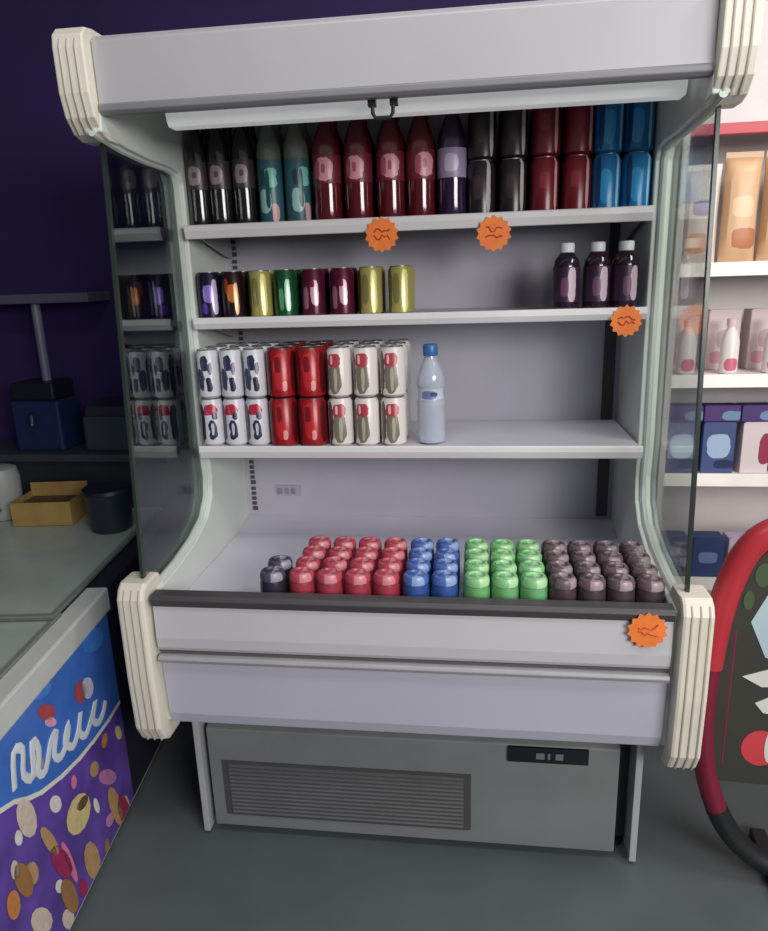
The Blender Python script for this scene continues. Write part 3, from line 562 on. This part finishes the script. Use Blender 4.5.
seq = [(.845, 'w', 'at the left end'), (.958, 't', 'second from the fridge'), (1.07, 't', 'third from the fridge'), (1.185, 'w', 'fourth from the fridge'), (1.30, 't', 'fifth from the fridge'), (1.415, 'w', 'sixth from the fridge'), (1.53, 't', 'at the right end')]
for x, k, w in seq:
    place(bag_tan if k == 't' else bag_wh, (x, .80, 1.5605), f'{"tan" if k == "t" else "white"} snack bag on the top shop shelf, {w}', GB)
box_p = carton('pale_pink_carton', art('carton_pink', (214, 196, 196), [(.01, .10, .03, .03, (190, 164, 168)), (-.02, .04, .02, .02, (206, 150, 160))], .5, flat=True), .10, .19)
jar = thing('white_bottle', '', 'bottle'); 
obj('body', Lathe([(.022, 0), (.027, .005), (.027, .10), (.018, .13), (.012, .14), (.012, .15)], 18), art('white_bottle_print', (232, 224, 224), [(0, .03, .8, .02, (206, 110, 130))]), jar, smooth=True)
obj('cap', Lathe([(.015, .148), (.015, .168), (.012, .17)], 14), mat('cap_pink', (226, 196, 200), .4), jar, smooth=True)
GP = 'goods on the second shelf of the shop shelving'
for i in range(6):
    w = ['first', 'second', 'third', 'fourth', 'fifth', 'sixth'][i]
    place(box_p, (.84+i*.128, .90, 1.2255), f'pale pink carton at the back of the second shop shelf, {w} from the fridge', GP)
    place(jar, (.835+i*.128, .785, 1.2255), f'white bottle in front on the second shop shelf, {w} from the fridge', GP)
pk = [carton('blue_white_package', art('pack_blue', (70, 84, 130), [(.0, .09, .035, .04, (164, 184, 212)), (.02, .03, .03, .015, (40, 50, 84))], .4, flat=True), .10, .165),
      carton('white_maroon_package', art('pack_white', (220, 204, 206), [(.03, .08, .02, .05, (150, 50, 84))], .4, flat=True), .085, .165),
      carton('maroon_package', art('pack_maroon', (136, 44, 74), [(0, .10, .03, .03, (190, 110, 130))], .4, flat=True), .10, .165)]
top_p = carton('purple_package', art('pack_purple', (74, 50, 110), [(.03, .02, .03, .015, (110, 140, 170))], .4, flat=True), .11, .05)
names = ['blue and white', 'white and maroon', 'maroon']; GQ = 'packages on the third shelf of the shop shelving'
for i in range(7):
    w = ['first', 'second', 'third', 'fourth', 'fifth', 'sixth', 'seventh'][i]; k = [0, 0, 1, 2, 0, 2, 1][i]
    place(pk[k], (.835+i*.113, .79, .9055), f'{names[k]} package on the third shop shelf, {w} from the fridge', GQ)
    place(top_p, (.838+i*.113, .79, 1.0745), f'flat purple package lying on the {names[k]} one, {w} from the fridge', GQ)
rd = [carton('red_packet', art('pack_red', (206, 56, 66), [(0, .08, .03, .02, (232, 150, 150))], .4, flat=True), .10, .15), carton('lilac_packet', art('pack_lilac', (196, 176, 206), [(0, .07, .03, .03, (226, 206, 216))], .4, flat=True), .10, .14), carton('blue_packet', art('pack_navy', (52, 66, 112), [(0, .07, .03, .02, (110, 130, 170))], .4, flat=True), .10, .14), carton('beige_packet', art('pack_beige', (206, 186, 168), [(0, .07, .03, .03, (180, 120, 110))], .4, flat=True), .10, .22)]
nn = ['red', 'lilac', 'dark blue', 'beige']; GR = 'packets on the low shelves of the shop shelving'
for i, k in enumerate([2, 2, 1, 0, 0, 1, 0]):
    w = ['first', 'second', 'third', 'fourth', 'fifth', 'sixth', 'seventh'][i]
    place(rd[k], (.835+i*.113, .79, .5405+.0), f'{nn[k]} packet on the fourth shop shelf, {w} from the fridge', GR)
for i, k in enumerate([3, 3, 0, 3, 1, 3, 0]):
    w = ['first', 'second', 'third', 'fourth', 'fifth', 'sixth', 'seventh'][i]
    place(rd[k], (.835+i*.113, .79, .1605), f'{nn[k]} packet on the bottom shop shelf, {w} from the fridge', GR)
# tops of unused prototypes never stay at the origin
for o in list(C.objects):
    if o.parent is None and o.type == 'EMPTY' and o.get('label') == '':
        for c in list(o.children):
            for g in list(c.children): bpy.data.objects.remove(g)
            bpy.data.objects.remove(c)
        bpy.data.objects.remove(o)

# ---------------------------------------------------------------- light
def area(name, loc, target, sx, sy, power, col):
    l = bpy.data.lights.new(name, 'AREA'); l.shape = 'RECTANGLE'; l.size = sx; l.size_y = sy; l.energy = power; l.color = col
    o = bpy.data.objects.new(name, l); C.objects.link(o); o.location = loc
    o.rotation_euler = (Vector(target)-Vector(loc)).to_track_quat('-Z', 'Y').to_euler(); return o
area('shopfront_daylight', (2.4, -3.2, 2.2), (.1, 0, .9), 2.0, 1.2, 118, (1, .97, .95))
area('added_fill_right', (1.75, -.35, 2.93), (1.6, .2, 0), .4, 1.2, 34, (1, .95, .92))  # unseen overhead light added to brighten the shop shelving
area('added_fill_front', (.1, -1.0, 2.93), (.1, -.7, 0), 1.4, .3, 15, (.92, .95, 1))  # unseen overhead light, added to lift the top of the back wall
w = bpy.data.worlds.new('room_ambience'); bpy.context.scene.world = w; w.use_nodes = True
w.node_tree.nodes['Background'].inputs[0].default_value = (.80, .86, 1, 1); w.node_tree.nodes['Background'].inputs[1].default_value = .115

# ---------------------------------------------------------------- camera
cam = bpy.data.cameras.new('camera'); co = bpy.data.objects.new('camera', cam); C.objects.link(co)
R = Matrix(((.99168336, -.0028877, .12866928), (.12481926, .26528452, -.95605663), (-.03137316, .96416585, .26343869)))
co.matrix_world = Matrix.Translation((.1735, -1.547, 1.5622)) @ R.to_4x4()
cam.sensor_fit = 'HORIZONTAL'; cam.sensor_width = 36; cam.lens = 36*701.58/768; cam.clip_start = .02
sc = bpy.context.scene; sc.camera = co
vs = sc.view_settings; vs.view_transform = 'Standard'; vs.look = 'None'; vs.gamma = 1; vs.use_curve_mapping = False; vs.exposure = 0
